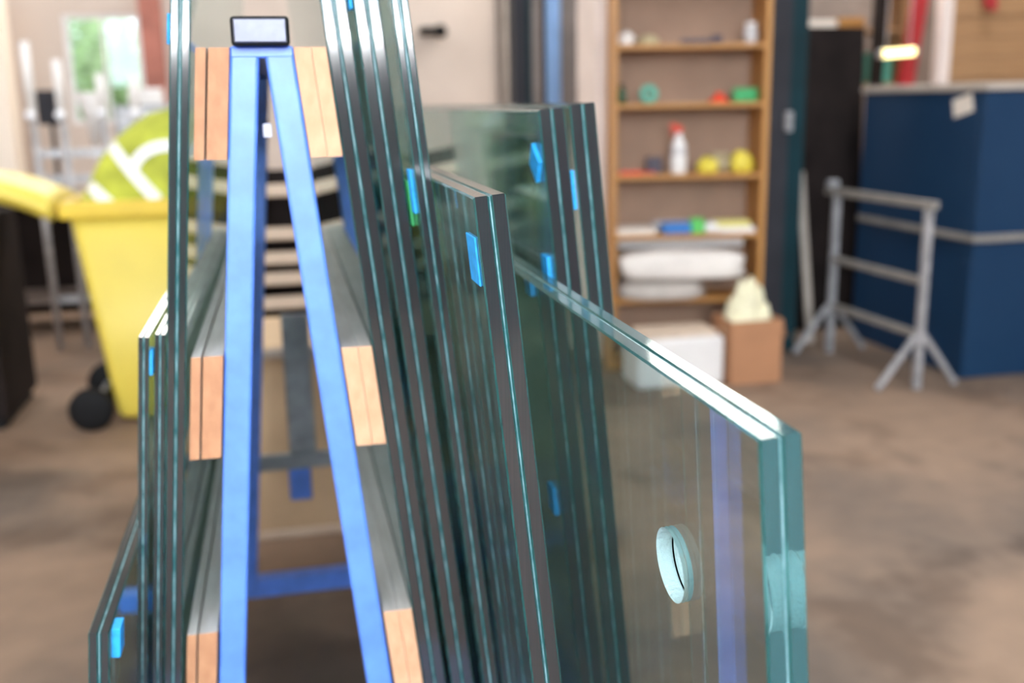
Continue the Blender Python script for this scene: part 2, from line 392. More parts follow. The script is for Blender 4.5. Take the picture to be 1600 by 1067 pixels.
# timber bearers: an inner board and an outer lath on each side, three levels
for (zt, zb) in ((1.480, 1.350), (1.1085, 0.975), (0.733, 0.603)):
    for s in (-1, 1):
        def board(i0, i1, name, mats):
            poly = [(s * (out_x(zb) - i0), zb), (s * (out_x(zb) - i1), zb), (s * (out_x(zt) - i1), zt), (s * (out_x(zt) - i0), zt)]
            v, f = prism(poly, RY0 + RB - 0.004, RY1 + RB + 0.08)
            o = mk(name, (v, f), mats, rack)
            for p in o.data.polygons: p.material_index = 0 if abs(p.normal.y) > 0.7 else 1
        if s > 0:
            board(0.0385, 0.0180, 'bearer_board', ['wood_end', 'wood_top']); board(0.0174, 0.0, 'bearer_lath', ['wood_end', 'wood_top'])
        else:
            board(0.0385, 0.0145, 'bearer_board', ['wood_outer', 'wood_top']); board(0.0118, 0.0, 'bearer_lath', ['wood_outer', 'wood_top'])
# base: cross members, sloping ledges the glass stands on, castors
for y in (0.62, RY0, RY1 + 0.02):
    mk('base_crossbar', bx(-0.50, 0.50, y + RB, y + RB + 0.05, 0.125, 0.175, 0.003), 'rack_blue', rack)
LEDGE_Z = 0.262
for s in (-1, 1):
    x0 = out_x(LEDGE_Z) - 0.02; x1 = x0 + 0.25 if s > 0 else x0 + 0.16
    rise = SL * (x1 - x0)
    poly = [(s * x0, 0.175), (s * x1, 0.175), (s * x1, LEDGE_Z - 0.004 + rise - SL * 0.02), (s * x0, LEDGE_Z - 0.004 - SL * 0.02)]
    mk('ledge', prism(poly, 0.57 + RB, 3.02 + RB), 'rack_dark', rack)
for sx in (-0.42, 0.42):
    for y in (0.645, RY1 + 0.045):
        cw = mk('castor', join(cyl((sx - 0.02, y + RB, 0.055), (sx + 0.02, y + RB, 0.055), 0.055, 20)), 'black', rack, True)
        mk('castor_fork', join(bx(sx - 0.032, sx - 0.022, y + RB - 0.02, y + RB + 0.02, 0.05, 0.125), bx(sx + 0.022, sx + 0.032, y + RB - 0.02, y + RB + 0.02, 0.05, 0.125), bx(sx - 0.032, sx + 0.032, y + RB - 0.025, y + RB + 0.025, 0.115, 0.125)), 'galv', cw)
# far end: grey brace with post and blue stop block
mk('brace_bar', bx(-0.115, 0.115, RY1 + RB - 0.03, RY1 + RB - 0.005, 0.498, 0.538, 0.003), 'grey_steel', rack, label='grey steel brace')
mk('brace_post', bx(-0.016, 0.052, RY1 + RB - 0.004, RY1 + RB + 0.016, 0.498, 0.90, 0.003), 'grey_steel', rack, label='grey steel upright')
mk('stop_block', bx(-0.022, 0.034, RY1 + RB - 0.03, RY1 + RB + 0.0, 0.412, 0.4975, 0.004), 'rack_blue', rack)

# ------------------------------------------------------------------ glass
Z0 = 1.347
def slab(u0, u1, v0, v1, w0, w1, ch=0.0012, hole=None):
    """bevelled plate in (u, v, w): chamfered arris all round, optional round hole (cu, cv, r)"""
    prof = [(ch, w0), (0.0, w0 + ch), (0.0, w1 - ch), (ch, w1)]
    cl = lambda t, a, b: max(a, min(b, t))
    V, F = [], []; idx = None
    if hole is None:
        pts = [(u0, v0), (u1, v0), (u1, v1), (u0, v1)]
    else:
        cu, cv, r = hole
        angs = [2 * PI * i / 64 for i in range(64)]
        for (u, v) in ((u0, v0), (u1, v0), (u1, v1), (u0, v1)): angs.append(math.atan2(v - cv, u - cu) % (2 * PI))
        angs.sort(); pts = []
        for a in angs:
            c, s_ = math.cos(a), math.sin(a)
            t = min((((u1 - cu) / c) if c > 1e-9 else ((u0 - cu) / c) if c < -1e-9 else 1e9), (((v1 - cv) / s_) if s_ > 1e-9 else ((v0 - cv) / s_) if s_ < -1e-9 else 1e9))
            pts.append((cu + c * t, cv + s_ * t))
    n = len(pts)
    for ins, w in prof:
        for (u, v) in pts: V.append((cl(u, u0 + ins, u1 - ins), cl(v, v0 + ins, v1 - ins), w))
    for k in range(3):
        for i in range(n): F.append((k * n + i, k * n + (i + 1) % n, (k + 1) * n + (i + 1) % n, (k + 1) * n + i))
    hf = []
    if hole is None:
        F.append(tuple(range(n - 1, -1, -1))); F.append(tuple(3 * n + i for i in range(n)))
    else:
        b = len(V)
        for ins, w in prof:
            for a in angs: V.append((cu + (r + ins) * math.cos(a), cv + (r + ins) * math.sin(a), w))
        for k in range(3):
            for i in range(n): hf.append(len(F)); F.append((b + k * n + i, b + (k + 1) * n + i, b + (k + 1) * n + (i + 1) % n, b + k * n + (i + 1) % n))
        for i in range(n):
            F.append((i, b + i, b + (i + 1) % n, (i + 1) % n))
            F.append((3 * n + i, 3 * n + (i + 1) % n, b + 3 * n + (i + 1) % n, b + 3 * n + i))
    return V, F, hf

def panel(label, side, xi, y0, y1, ztop, ply, slope=SL, zbot=None, hole=None, group=None, inter=0.0016):
    """laminated pane leaning on the rack: xi = x of the inner face at z = Z0"""
    L = math.sqrt(1 + slope * slope)
    ev = Vector((-side * slope, 0, 1)) / L; ew = Vector((side, 0, slope)) / L; eu = Vector((0, 1, 0))
    org = Vector((xi, 0, Z0))
    mtx = Matrix(((eu.x, ev.x, ew.x, org.x), (eu.y, ev.y, ew.y, org.y), (eu.z, ev.z, ew.z, org.z), (0, 0, 0, 1)))
    v1 = (ztop - Z0) * L
    if zbot is None:      # stand on the ledge: bottom edge follows the ledge slope
        xl = side * (xi - RC) + slope * (Z0 - LEDGE_Z)
        zb = LEDGE_Z + SL * (xl - out_x(LEDGE_Z)) * 1.0
        zbot = zb
    v0 = (zbot - Z0) * L
    T = 2 * ply + inter
    base = mtx @ Vector(((y0 + y1) / 2, v0, T / 2))
    t = thing('laminated_glass_pane', label, 'glass pane', base, 0.0, group)
    back = Matrix.Translation(-base) @ mtx
    for w0 in (0.0, ply + inter):
        V, F, hf = slab(y0, y1, v0, v1, w0, w0 + ply, min(0.0018, ply * 0.16), None if hole is None else (hole[0], (hole[1] - Z0) * L, hole[2]))
        o = mk('glass_ply', xf((V, F), back), ['glass', 'ground_glass', 'edge_teal' if hole else 'edge_dark', 'arris', 'bonded'], t)
        nb = 68 if hole else 4
        for i in range(3 * nb): o.data.polygons[i].material_index = 2 if nb <= i < 2 * nb else 3
        inner = 1 if w0 == 0.0 else 0
        m_ = len(o.data.polygons); caps = range(m_ - 2 + inner, m_, 2) if not hole else range(m_ - 2 * nb + inner, m_, 2)
        for i in caps: o.data.polygons[i].material_index = 4
        if hole:
            for i in hf: o.data.polygons[i].material_index = 1
    # interlayer bead just inside the rim, between the plies
    e = 0.0016; d = 0.0035; a, b = ply + 0.0001, ply + inter - 0.0001
    rim = join(bx(y0 + e, y0 + d, v0 + e, v1 - e, a, b), bx(y1 - d, y1 - e, v0 + e, v1 - e, a, b),
               bx(y0 + d, y1 - d, v1 - d, v1 - e, a, b), bx(y0 + d, y1 - d, v0 + e, v0 + d, a, b))
    mk('interlayer', xf(rim, back), 'interlayer', t)
    return t, mtx

P = {}
RG, LG = 'laminated panes on the right of the rack', 'laminated panes on the left of the rack'
P['r1'] = panel('tall glass pane right of the blue rack, resting against its timber bearers', 1, 0.0740, 1.30, 3.0, 1.93, 0.0150, group=RG)
P['r2'] = panel('tall glass pane second from the blue rack on its right', 1, 0.1105, 1.27, 3.0, 1.93, 0.0148, group=RG)
P['r3'] = panel('tall glass pane third from the blue rack on its right, reaching the top edge', 1, 0.1470, 1.20, 2.95, 1.91, 0.0090, group=RG)
P['mid'] = panel('shoulder-high glass pane in the centre with dark polished end and blue pad', 1, 0.1695, 0.95, 2.55, 1.3247, 0.0152, group=RG)
P['front'] = panel('nearest glass pane with a drilled round hole and bright top edge', 1, 0.2850, 0.60, 2.45, 1.1885, 0.0152, slope=0.0801, hole=(0.7925, 1.008, 0.032), group=RG)
P['s1'] = panel('left glass pane of the square-topped pair before the white pier', 1, 0.3205, 1.27, 2.95, 1.4012, 0.0160, group=RG)
P['s2'] = panel('right glass pane of the square-topped pair before the white pier', 1, 0.3612, 1.27, 2.95, 1.4065, 0.0160, group=RG)
P['l1'] = panel('tall glass pane on the left of the rack in front of the yellow bin', -1, -0.1100, 1.30, 3.0, 1.93, 0.0110, group=LG)
P['l2'] = panel('waist-high left glass pane with pale top corner, inner one of two', -1, -0.1362, 1.31, 2.9, 1.137, 0.0056, group=LG)
P['l3'] = panel('waist-high left glass pane with pale top corner, outer one of two', -1, -0.1545, 1.30, 2.9, 1.137, 0.0056, group=LG)
P['l4'] = panel('lowest glass pane at the lower left of the rack', -1, -0.1790, 1.15, 2.7, 0.825, 0.0110, group=LG)

def pad(key, y, z, w, h, t, label, ang=0.0, outer=False):
    mtx = P[key][1]
    L = mtx.col[1].xyz.length
    vv = (z - Z0) * math.sqrt(1.0096)
    m = mtx @ Matrix.Translation((y, vv, (0.0 if not outer else outer))) @ Matrix.Rotation(ang, 4, 'Z')
    g = bx(-w / 2, w / 2, -h / 2, h / 2, -t - 0.0002, -0.0002, 0.0006) if not outer else bx(-w / 2, w / 2, -h / 2, h / 2, 0.0002, t + 0.0002, 0.0006)
    o = mk('cork_pad', xf(g, m), 'pad')
    tag(o, label, 'spacer pad', 'blue spacer pads on the glass'); return o
pad('mid', 0.982, 1.262, 0.046, 0.048, 0.0021, 'blue spacer pad near the top corner of the centre pane')
pad('r3', 1.232, 1.310, 0.026, 0.052, 0.0034, 'blue spacer pad between the second and third tall panes')
pad('s1', 1.300, 1.335, 0.036, 0.036, 0.0060, 'diamond-turned blue spacer pad on the square-topped pair of panes', 0.70)
pad('s2', 1.288, 1.300, 0.020, 0.050, 0.0050, 'blue spacer pad wedged between the square-topped pair of panes')
pad('s1', 1.300, 1.190, 0.030, 0.050, 0.0060, 'blue spacer pad seen through the nearest pane below the diamond pad')
pad('s1', 1.300, 0.875, 0.030, 0.040, 0.0060, 'lowest blue spacer pad seen through the nearest pane')
pad('r2', 1.295, 1.545, 0.030, 0.045, 0.0034, 'blue spacer pad between the first two tall panes at the top')
pad('l3', 1.312, 1.104, 0.020, 0.032, 0.0040, 'blue spacer pad between the two waist-high left panes')
gs = mk('green_strap', xf(bx(1.262, 1.62, -0.028, 0.028, -0.0038, -0.0006, 0.0008), P['r3'][1] @ Matrix.Translation((0, -0.055, 0))), 'green')
tag(gs, 'green packing strap between the second and third tall panes', 'strap')
pad('l4', 1.175, 0.805, 0.030, 0.036, 0.0100, 'blue spacer pad above the lowest left pane')
pad('l1', 1.330, 1.500, 0.030, 0.035, 0.0040, 'blue spacer pad on the outside of the tall left pane', 0, 0.0237)

# ------------------------------------------------------------------ yellow wheelie bin
bn = thing('wheelie_bin', 'yellow plastic wheelie bin with its lid thrown open', 'bin', (-0.58, 5.02, 0))
def frustum(xa0, xa1, ya0, ya1, za, xb0, xb1, yb0, yb1, zb):
    v = [(xa0, ya0, za), (xa1, ya0, za), (xa1, ya1, za), (xa0, ya1, za), (xb0, yb0, zb), (xb1, yb0, zb), (xb1, yb1, zb), (xb0, yb1, zb)]
    return v, [(0, 1, 5, 4), (1, 2, 6, 5), (2, 3, 7, 6), (3, 0, 4, 7), (0, 3, 2, 1)]
def bin_body():
    bm = bmesh.new()
    v, f = frustum(-0.235, 0.27, -0.23, 0.23, 0.02, -0.345, 0.345, -0.28, 0.28, 1.0)
    vs = [bm.verts.new(p) for p in v]
    for q in f: bm.faces.new([vs[i] for i in q])
    ed = [e for e in bm.edges if abs(e.verts[0].co.z - e.verts[1].co.z) > 0.5 or max(e.verts[0].co.z, e.verts[1].co.z) < 0.1]
    bmesh.ops.bevel(bm, geom=ed, offset=0.045, segments=4, affect='EDGES', profile=0.5)
    g = frombm(bm); return g
body = mk('body', bin_body(), 'yellow', bn, True)
sm = body.modifiers.new('wall', 'SOLIDIFY'); sm.thickness = 0.006
mk('rim', join(bx(-0.375, 0.375, -0.305, -0.27, 0.955, 1.03, 0.012, 3), bx(-0.375, 0.375, 0.27, 0.305, 0.955, 1.03, 0.012, 3),
               bx(-0.375, -0.335, -0.27, 0.27, 0.955, 1.03, 0.012, 3), bx(0.335, 0.375, -0.27, 0.27, 0.955, 1.03, 0.012, 3)), 'yellow_rim', bn)
mk('handle', join(cyl((-0.43, -0.22, 1.005), (-0.43, 0.22, 1.005), 0.016), bar((-0.36, -0.20, 0.96), (-0.44, -0.20, 1.005), 0.03), bar((-0.36, 0.20, 0.96), (-0.44, 0.20, 1.005), 0.03)), 'yellow_rim', bn)
def lid():
    V, F = [], []
    nx, ny = 14, 8
    for k in (0, 1):
        for i in range(nx + 1):
            a = i / nx; x = -0.40 - 0.62 * a; zz = 1.02 + 0.145 * math.sin(a * 2.2) - 0.10 * a * a
            for j in range(ny + 1):
                b = j / ny * 2 - 1; y = b * 0.30
                V.append((x, y, zz + 0.03 * (1 - b ** 4) - 0.07 * k * (1 if abs(b) > .99 or i in (0, nx) else 0.12)))
    n = (nx + 1) * (ny + 1); R = ny + 1
    for i in range(nx):
        for j in range(ny):
            q = (i * R + j, i * R + j + 1, (i + 1) * R + j + 1, (i + 1) * R + j)
            F.append(q); F.append(tuple(n + t for t in reversed(q)))
    for i in range(nx):
        F.append((i * R, (i + 1) * R, n + (i + 1) * R, n + i * R)); F.append((i * R + ny, n + i * R + ny, n + (i + 1) * R + ny, (i + 1) * R + ny))
    for j in range(ny):
        F.append((j, n + j, n + j + 1, j + 1)); F.append((nx * R + j, nx * R + j + 1, n + nx * R + j + 1, n + nx * R + j))
    return V, F
mk('lid', lid(), 'yellow', bn, True)
for y in (-0.28, 0.22):
    wv = mk('wheel', lathe([(0.03, -0.03), (0.085, -0.03), (0.098, -0.018), (0.098, 0.018), (0.085, 0.03), (0.03, 0.03)], 28), 'black', bn, True)
    wv.rotation_euler = (PI / 2, 0, 0); wv.location = (-0.335, y + 0.03, 0.098); OFF[wv] = Vector((0, 0, 0))
mk('axle', cyl((-0.335, -0.24, 0.098), (-0.335, 0.24, 0.098), 0.012), 'galv', bn)

# lime vest heaped in the bin
vest = thing('safety_vest', 'lime hi-vis vest with silver bands heaped in the yellow bin', 'vest', (-0.58, 5.0, 1.0))
VZ0 = -0.10
def vtop(x):     # silhouette in x relative to the vest
    pts = [(-0.335, -0.02), (-0.30, 0.06), (-0.23, 0.19), (-0.16, 0.28), (-0.08, 0.345), (0.0, 0.395), (0.10, 0.42), (0.20, 0.40), (0.28, 0.31), (0.335, 0.10)]
    for (a, za), (b, zb) in zip(pts, pts[1:]):
        if a <= x <= b: return za + (zb - za) * (x - a) / (b - a)
    return pts[0][1] if x < pts[0][0] else pts[-1][1]
def vy(x, z, ):
    h = max(vtop(x) - VZ0, 0.05); q = max(0.0, min(1.0, (z - VZ0) / h))
    return -0.21 * math.sqrt(max(0, 1 - q * q)) * (1 - 0.3 * abs(x) / 0.34) + 0.012 * noise.noise(Vector((x * 9, z * 9, 2)))
def vest_body():
    V, F = [], []; nx, na = 36, 26
    for i in range(nx + 1):
        x = -0.333 + 0.666 * i / nx; h = vtop(x) - VZ0
        for j in range(na + 1):
            a = PI * j / na; z = VZ0 + h * math.sin(a); y = vy(x, z) if a < PI / 2 else -vy(x, z)
            V.append((x, y, z))
    R = na + 1
    for i in range(nx):
        for j in range(na): F.append((i * R + j, i * R + j + 1, (i + 1) * R + j + 1, (i + 1) * R + j))
        F.append((i * R, (i + 1) * R, (i + 1) * R + na, i * R + na))
    F.append(tuple(range(R))); F.append(tuple(nx * R + j for j in range(R - 1, -1, -1)))
    return V, F
mk('vest_fabric', vest_body(), 'lime', vest, True)
def band(path, w):
    V, F = [], []; m = len(path)
    for k, (x, z) in enumerate(path):
        a = path[max(0, k - 1)]; b = path[min(m - 1, k + 1)]
        t = Vector((b[0] - a[0], b[1] - a[1])).normalized(); nrm = Vector((-t.y, t.x))
        for off, lift in ((-w / 2, 0.004), (-w / 2, 0.010), (w / 2, 0.010), (w / 2, 0.004)):
            X = x + nrm.x * off; Z = z + nrm.y * off
            Z = min(Z, vtop(max(-0.333, min(0.333, X))) + 0.004)
            V.append((X, vy(X, Z) - lift, Z))
    for k in range(m - 1):
        for j in range(4): F.append((k * 4 + j, k * 4 + (j + 1) % 4, (k + 1) * 4 + (j + 1) % 4, (k + 1) * 4 + j))
    F.append((0, 1, 2, 3)); F.append(tuple((m - 1) * 4 + j for j in (3, 2, 1, 0)))
    return V, F
def lerp_path(pts, n=18):
    out = []
    for (a, b) in zip(pts, pts[1:]):
        for k in range(n): t = k / n; out.append((a[0] + (b[0] - a[0]) * t, a[1] + (b[1] - a[1]) * t))
    out.append(pts[-1]); return out
mk('reflective_band', band(lerp_path([(-0.265, 0.09), (-0.15, -0.02)]), 0.05), 'reflective', vest)
mk('reflective_band', band(lerp_path([(-0.165, 0.265), (-0.07, 0.14), (0.03, 0.02)]), 0.05), 'reflective', vest)
arc = [(0.085 + 0.155 * math.cos(a), 0.13 + 0.125 * math.sin(a)) for a in [PI * (0.92 - 0.82 * k / 24) for k in range(25)]]
mk('reflective_band', band(arc, 0.048), 'reflective', vest)

# ------------------------------------------------------------------ bookcase and what stands on it
BA = math.radians(-10.0)
bk = thing('bookcase', 'open beech bookcase with sundries beside the white pier', 'bookcase', (2.075, 5.16, 0), BA)
bw, bd, bh = 0.40, 0.28, 2.02
mk('side_panel', bx(-bw - 0.0, -bw + 0.020, -bd / 2, bd / 2, 0, bh, 0.002), 'shelfwood', bk)
mk('side_panel', bx(bw - 0.030, bw, -bd / 2, bd / 2, 0, bh, 0.002), 'shelfwood', bk)
mk('back_panel', bx(-bw + 0.02, bw - 0.03, bd / 2 - 0.006, bd / 2, 0.02, bh - 0.02), 'shelfback', bk)
SHZ = [0.06, 0.385, 0.725, 1.035, 1.395, 1.685, 1.998]
for z in SHZ: mk('shelf', bx(-bw + 0.0205, bw - 0.0305, -bd / 2 + 0.004, bd / 2 - 0.007, z - 0.022, z, 0.002), 'shelfwood', bk)
mk('plinth', bx(-bw + 0.0205, bw - 0.0305, -bd / 2 + 0.02, -bd / 2 + 0.036, 0, 0.037), 'shelfwood', bk)
BM = Matrix.Translation((2.075, 5.16, 0)) @ Matrix.Rotation(BA, 4, 'Z')
def on(x, y, level): return BM @ Vector((x, y, SHZ[level] + 0.0005))
def item(name, geo, mat, x, y, level, label, cat, rz=0.0, smooth=True, group='sundries on the bookcase'):
    p = on(x, y, level); o = mk(name, xf(geo, Matrix.Rotation(rz + BA, 4, 'Z')), mat, None, smooth)
    o.location = o.location + p; tag(o, label, cat, group); return o
# top visible shelf (1.685)
item('rag', lump(0.043, 0.05, 0.042, amp=0.3, seed=1, flat=0.35), 'whitecloth', -0.325, -0.04, 5, 'crumpled white rag on the bookcase top visible shelf', 'rag')
item('rag', lump(0.055, 0.05, 0.032, amp=0.3, seed=2, flat=0.35), 'tan', -0.21, -0.04, 5, 'crumpled tan rag beside the white rag', 'rag')
item('hand_saw', join(bx(-0.10, 0.075, -0.012, 0.012, 0, 0.028, 0.004), bx(0.06, 0.115, -0.02, 0.02, 0, 0.045, 0.008)), 'darkstuff', 0.05, -0.06, 5, 'dark flat hand tool lying on the bookcase top visible shelf', 'tool', smooth=False)
jar = thing('jar', 'cloudy clear jar with a lid on the bookcase top visible shelf', 'jar', on(0.315, -0.05, 5), 0, 'sundries on the bookcase')
mk('jar_body', lathe([(0.030, 0), (0.034, 0.006), (0.034, 0.07), (0.026, 0.085)]), 'clear', jar, True)
mk('jar_lid', lathe([(0.029, 0.085), (0.029, 0.102), (0.024, 0.105)]), 'white', jar, True)
# second shelf (1.395)
bt = thing('bottle', 'small dark green bottle at the left end of a bookcase shelf', 'bottle', on(-0.345, -0.04, 4), 0, 'sundries on the bookcase')
mk('bottle_body', lathe([(0.020, 0), (0.024, 0.006), (0.024, 0.065), (0.010, 0.085)]), 'greend', bt, True)
mk('bottle_cap', lathe([(0.011, 0.085), (0.011, 0.10)]), 'black', bt, True)
item('tape_roll', torus(0.032, 0.016, (0, 0, 0.048), Matrix.Rotation(PI / 2, 4, 'X')), 'mint', -0.205, -0.05, 4, 'mint green tape roll standing on a bookcase shelf', 'tape roll')
item('suction_cup', lathe([(0.055, 0), (0.05, 0.012), (0.025, 0.03), (0.018, 0.048), (0.01, 0.052)]), 'redplastic', 0.155, -0.07, 4, 'red suction cup lying on a bookcase shelf', 'suction cup')
item('sponge_box', bx(-0.062, 0.062, -0.03, 0.03, 0, 0.070, 0.012, 3), 'green', 0.293, -0.05, 4, 'bright green plastic box at the right of a bookcase shelf', 'box', smooth=False)
item('cable_coil', torus(0.035, 0.012, (0, 0, 0.012)), 'black', 0.205, 0.06, 4, 'small black cable coil behind the red suction cup', 'cable')
# third shelf (1.035)
item('file', join(bx(-0.07, 0.05, -0.012, 0.012, 0, 0.018, 0.004), bx(0.05, 0.12, -0.006, 0.006, 0.004, 0.012)), ['redplastic'], -0.29, -0.07, 3, 'red handled hand tool lying on the third bookcase shelf', 'tool', smooth=False)
item('carton', bx(-0.04, 0.04, -0.03, 0.03, 0, 0.085, 0.002), 'darkstuff', -0.165, 0.0, 3, 'small dark carton left of the spray bottle', 'box', smooth=False)
sb = thing('spray_bottle', 'white spray bottle with red trigger on the third bookcase shelf', 'bottle', on(-0.045, -0.05, 3), BA, 'sundries on the bookcase')
mk('bottle_body', lathe([(0.038, 0), (0.042, 0.008), (0.042, 0.12), (0.036, 0.15), (0.016, 0.19), (0.014, 0.21)]), 'white', sb, True)
mk('label_band', lathe([(0.0425, 0.095), (0.0428, 0.097), (0.0428, 0.135), (0.0400, 0.137)]), 'clear', sb, True)
mk('trigger', join(bx(-0.016, 0.016, -0.016, 0.016, 0.21, 0.245, 0.005), bx(-0.045, -0.01, -0.010, 0.010, 0.232, 0.256, 0.004), bar((-0.028, 0, 0.232), (-0.038, 0, 0.195), 0.009)), 'redplastic', sb)
item('work_glove', lump(0.055, 0.05, 0.05, amp=0.35, seed=5, flat=0.3), 'ylw2', 0.105, -0.07, 3, 'left lump of crumpled yellow work gloves on the third shelf', 'glove')
item('work_glove', lump(0.060, 0.05, 0.065, amp=0.35, seed=6, flat=0.3), 'ylw2', 0.285, -0.07, 3, 'right lump of crumpled yellow work gloves on the third shelf', 'glove')
item('knee_pad', lump(0.075, 0.045, 0.062, amp=0.2, seed=8, flat=0.3), 'tan', 0.195, 0.03, 3, 'olive cloth pad between the yellow work gloves', 'pad')
# fourth shelf (0.725)
item('paper_stack', bx(-0.15, 0.055, -0.10, 0.10, 0, 0.030, 0.003), 'paper', -0.225, -0.02, 2, 'stack of white paper at the left of the fourth shelf', 'paper', smooth=False)
item('blue_pack', bx(-0.075, 0.075, -0.05, 0.05, 0, 0.055, 0.006), 'bluep', -0.06, -0.075, 2, 'blue printed pack on the fourth shelf', 'pack', 0.05, False)
item('green_pack', bx(-0.035, 0.035, -0.045, 0.045, 0, 0.075, 0.006), 'greenp', 0.055, -0.07, 2, 'green printed pack beside the blue pack', 'pack', -0.05, False)
item('paper_ball', lump(0.040, 0.04, 0.035, amp=0.3, seed=9, flat=0.3), 'white', 0.130, -0.09, 2, 'crumpled white paper right of the green pack', 'paper')
item('brochure_stack', bx(-0.10, 0.10, -0.07, 0.07, 0, 0.028, 0.003), 'white', 0.255, -0.05, 2, 'white brochures under the yellow pad on the fourth shelf', 'paper', 0.06, False)
b_ = item('yellow_pad', bx(-0.095, 0.085, -0.06, 0.06, 0, 0.032, 0.004), 'yellowp', 0.245, -0.05, 2, 'yellow notepad lying on the white brochures', 'notepad', 0.1, False); b_.location.z += 0.029
item('folded_sheet', bx(-0.14, 0.14, -0.05, 0.05, 0, 0.055, 0.01), 'clear', -0.02, 0.055, 2, 'grey folded plastic sheet behind the printed packs', 'sheet', 0.0, False)
# fifth compartment (0.385): folded cloth, rolled quilt, grey bag
item('grey_sack', lump(0.235, 0.13, 0.068, amp=0.15, seed=12, flat=0.4, freq=2, power=0.7), 'greycloth', -0.13, -0.06, 1, 'slumped grey sack under the white rolled quilt', 'sack')
q_ = item('quilt_roll', lump(0.322, 0.110, 0.086, amp=0.14, seed=14, flat=0.35, freq=2.6, power=0.55), 'whitecloth', -0.02, -0.12, 1, 'white rolled quilt filling the low bookcase compartment', 'quilt'); q_.location.z += 0.118
q_ = item('folded_cloth', bx(-0.34, 0.34, 0.005, 0.125, 0, 0.055, 0.015, 3), 'white', -0.01, -0.005, 1, 'folded white cloth on top of the rolled quilt', 'cloth', 0.0, False); q_.location.z += 0.25
# boxes in front
cb = thing('cardboard_box', 'open brown cardboard box with a cream bag in front of the bookcase', 'box', (2.275, 4.765, 0))
for nm, g in (('box_side', bx(-0.137, 0.137, -0.12, -0.115, 0.004, 0.325)), ('box_side', bx(-0.137, 0.137, 0.115, 0.12, 0.004, 0.325)), ('box_side', bx(-0.137, -0.132, -0.115, 0.115, 0.004, 0.325)),
              ('box_side', bx(0.132, 0.137, -0.115, 0.115, 0.004, 0.325)), ('box_bottom', bx(-0.137, 0.137, -0.12, 0.12, 0, 0.004))): mk(nm, g, 'cardboard', cb)
mk('box_flap', xf(bx(0, 0.10, -0.11, 0.11, -0.002, 0.002), Matrix.Translation((0.137, 0, 0.325)) @ Matrix.Rotation(math.radians(75), 4, 'Y')), 'cardboard', cb)
bg = mk('plastic_bag', xf(lump(0.118, 0.100, 0.25, amp=0.42, freq=4.5, seed=21, flat=0.5, sub=4), Matrix.Translation((2.265, 4.765, 0.12))), 'creambag', None, True)
tag(bg, 'crumpled cream plastic bag bulging out of the brown cardboard box', 'bag')
wb_ = thing('white_box', 'white carton with a pale tan top standing left of the brown cardboard box', 'box', (1.905, 4.82, 0))
mk('carton_body', bx(-0.22, 0.22, -0.12, 0.12, 0, 0.245, 0.018, 3), 'white', wb_)
mk('tan_liner', bx(-0.20, 0.19, -0.10, 0.11, 0.245, 0.275, 0.012, 3), 'batten', wb_)

# ------------------------------------------------------------------ columns and pier by the bookcase
pr = struct('wall_pier', bx(1.655, 1.77, 5.38, 5.75, 0, ZR), 'pier'); OFF[pr] = pr.location.copy()
st = thing('steel_column', 'charcoal steel column with dark teal flange right of the bookcase', 'column', (2.70, 5.45, 0))
mk('web', bx(-0.13, 0.00, -0.22, 0.12, 0, ZR, 0.004), 'charcoal', st)
mk('flange', bx(0.0005, 0.105, -0.20, 0.12, 0, ZR, 0.004), 'teal', st, label='dark teal flange')
swb = mk('switch_box', bx(2.665, 2.705, 5.19, 5.2295, 1.235, 1.34, 0.006), 'galv'); tag(swb, 'small grey switch box on the charcoal steel column', 'switch')
dd = thing('dark_board', 'tall near-black board leaning between steel column and navy booth', 'board', (3.10, 5.72, 0))
mk('board_sheet', xf(bx(-0.155, 0.365, -0.02, 0.02, 0, 1.82, 0.003), Matrix.Rotation(math.radians(-3), 4, 'X')), 'darkbrown', dd)
mk('board_edge', xf(bx(-0.163, -0.1555, -0.022, 0.022, 0, 1.82), Matrix.Rotation(math.radians(-3), 4, 'X')), 'charcoal', dd)
pl = mk('leaning_plank', xf(bx(-0.022, 0.022, -0.008, 0.008, 0.0, 1.0, 0.002), Matrix.Translation((2.965, 5.36, 0.003)) @ Matrix.Rotation(math.radians(-4), 4, 'Y') @ Matrix.Rotation(math.radians(-5), 4, 'X')), 'trim')
tag(pl, 'thin pale plank leaning between steel column and metal trestle', 'plank')

# ------------------------------------------------------------------ metal trestle
tr = thing('metal_trestle', 'galvanised metal trestle stand with three rails before the navy booth', 'trestle', (2.972, 4.74, 0))
for (px, py) in ((-0.012, 0.40), (0.013, -0.40)):
    mk('post', bx(px - 0.018, px + 0.018, py - 0.018, py + 0.018, 0, 0.885, 0.003), 'galv', tr)
    for s in (-1, 1):
        mk('foot', bar((px + s * 0.020, py, 0.27), (px + s * 0.215, py, 0.012), 0.026, 0.026, 0.002), 'galv', tr)
mk('rail', bar((-0.012, 0.50, 0.905), (0.014, -0.45, 0.905), 0.038, 0.038, 0.003), 'rail', tr)
mk('rail', bar((-0.012, 0.381, 0.535), (0.013, -0.381, 0.535), 0.034, 0.034, 0.003), 'rail', tr)
mk('rail', bar((-0.012, 0.381, 0.270), (0.013, -0.381, 0.270), 0.034, 0.034, 0.003), 'rail', tr)
mk('peg', cyl((-0.035, 0.46, 0.945), (0.02, 0.46, 0.945), 0.022, 14), 'galv', tr)

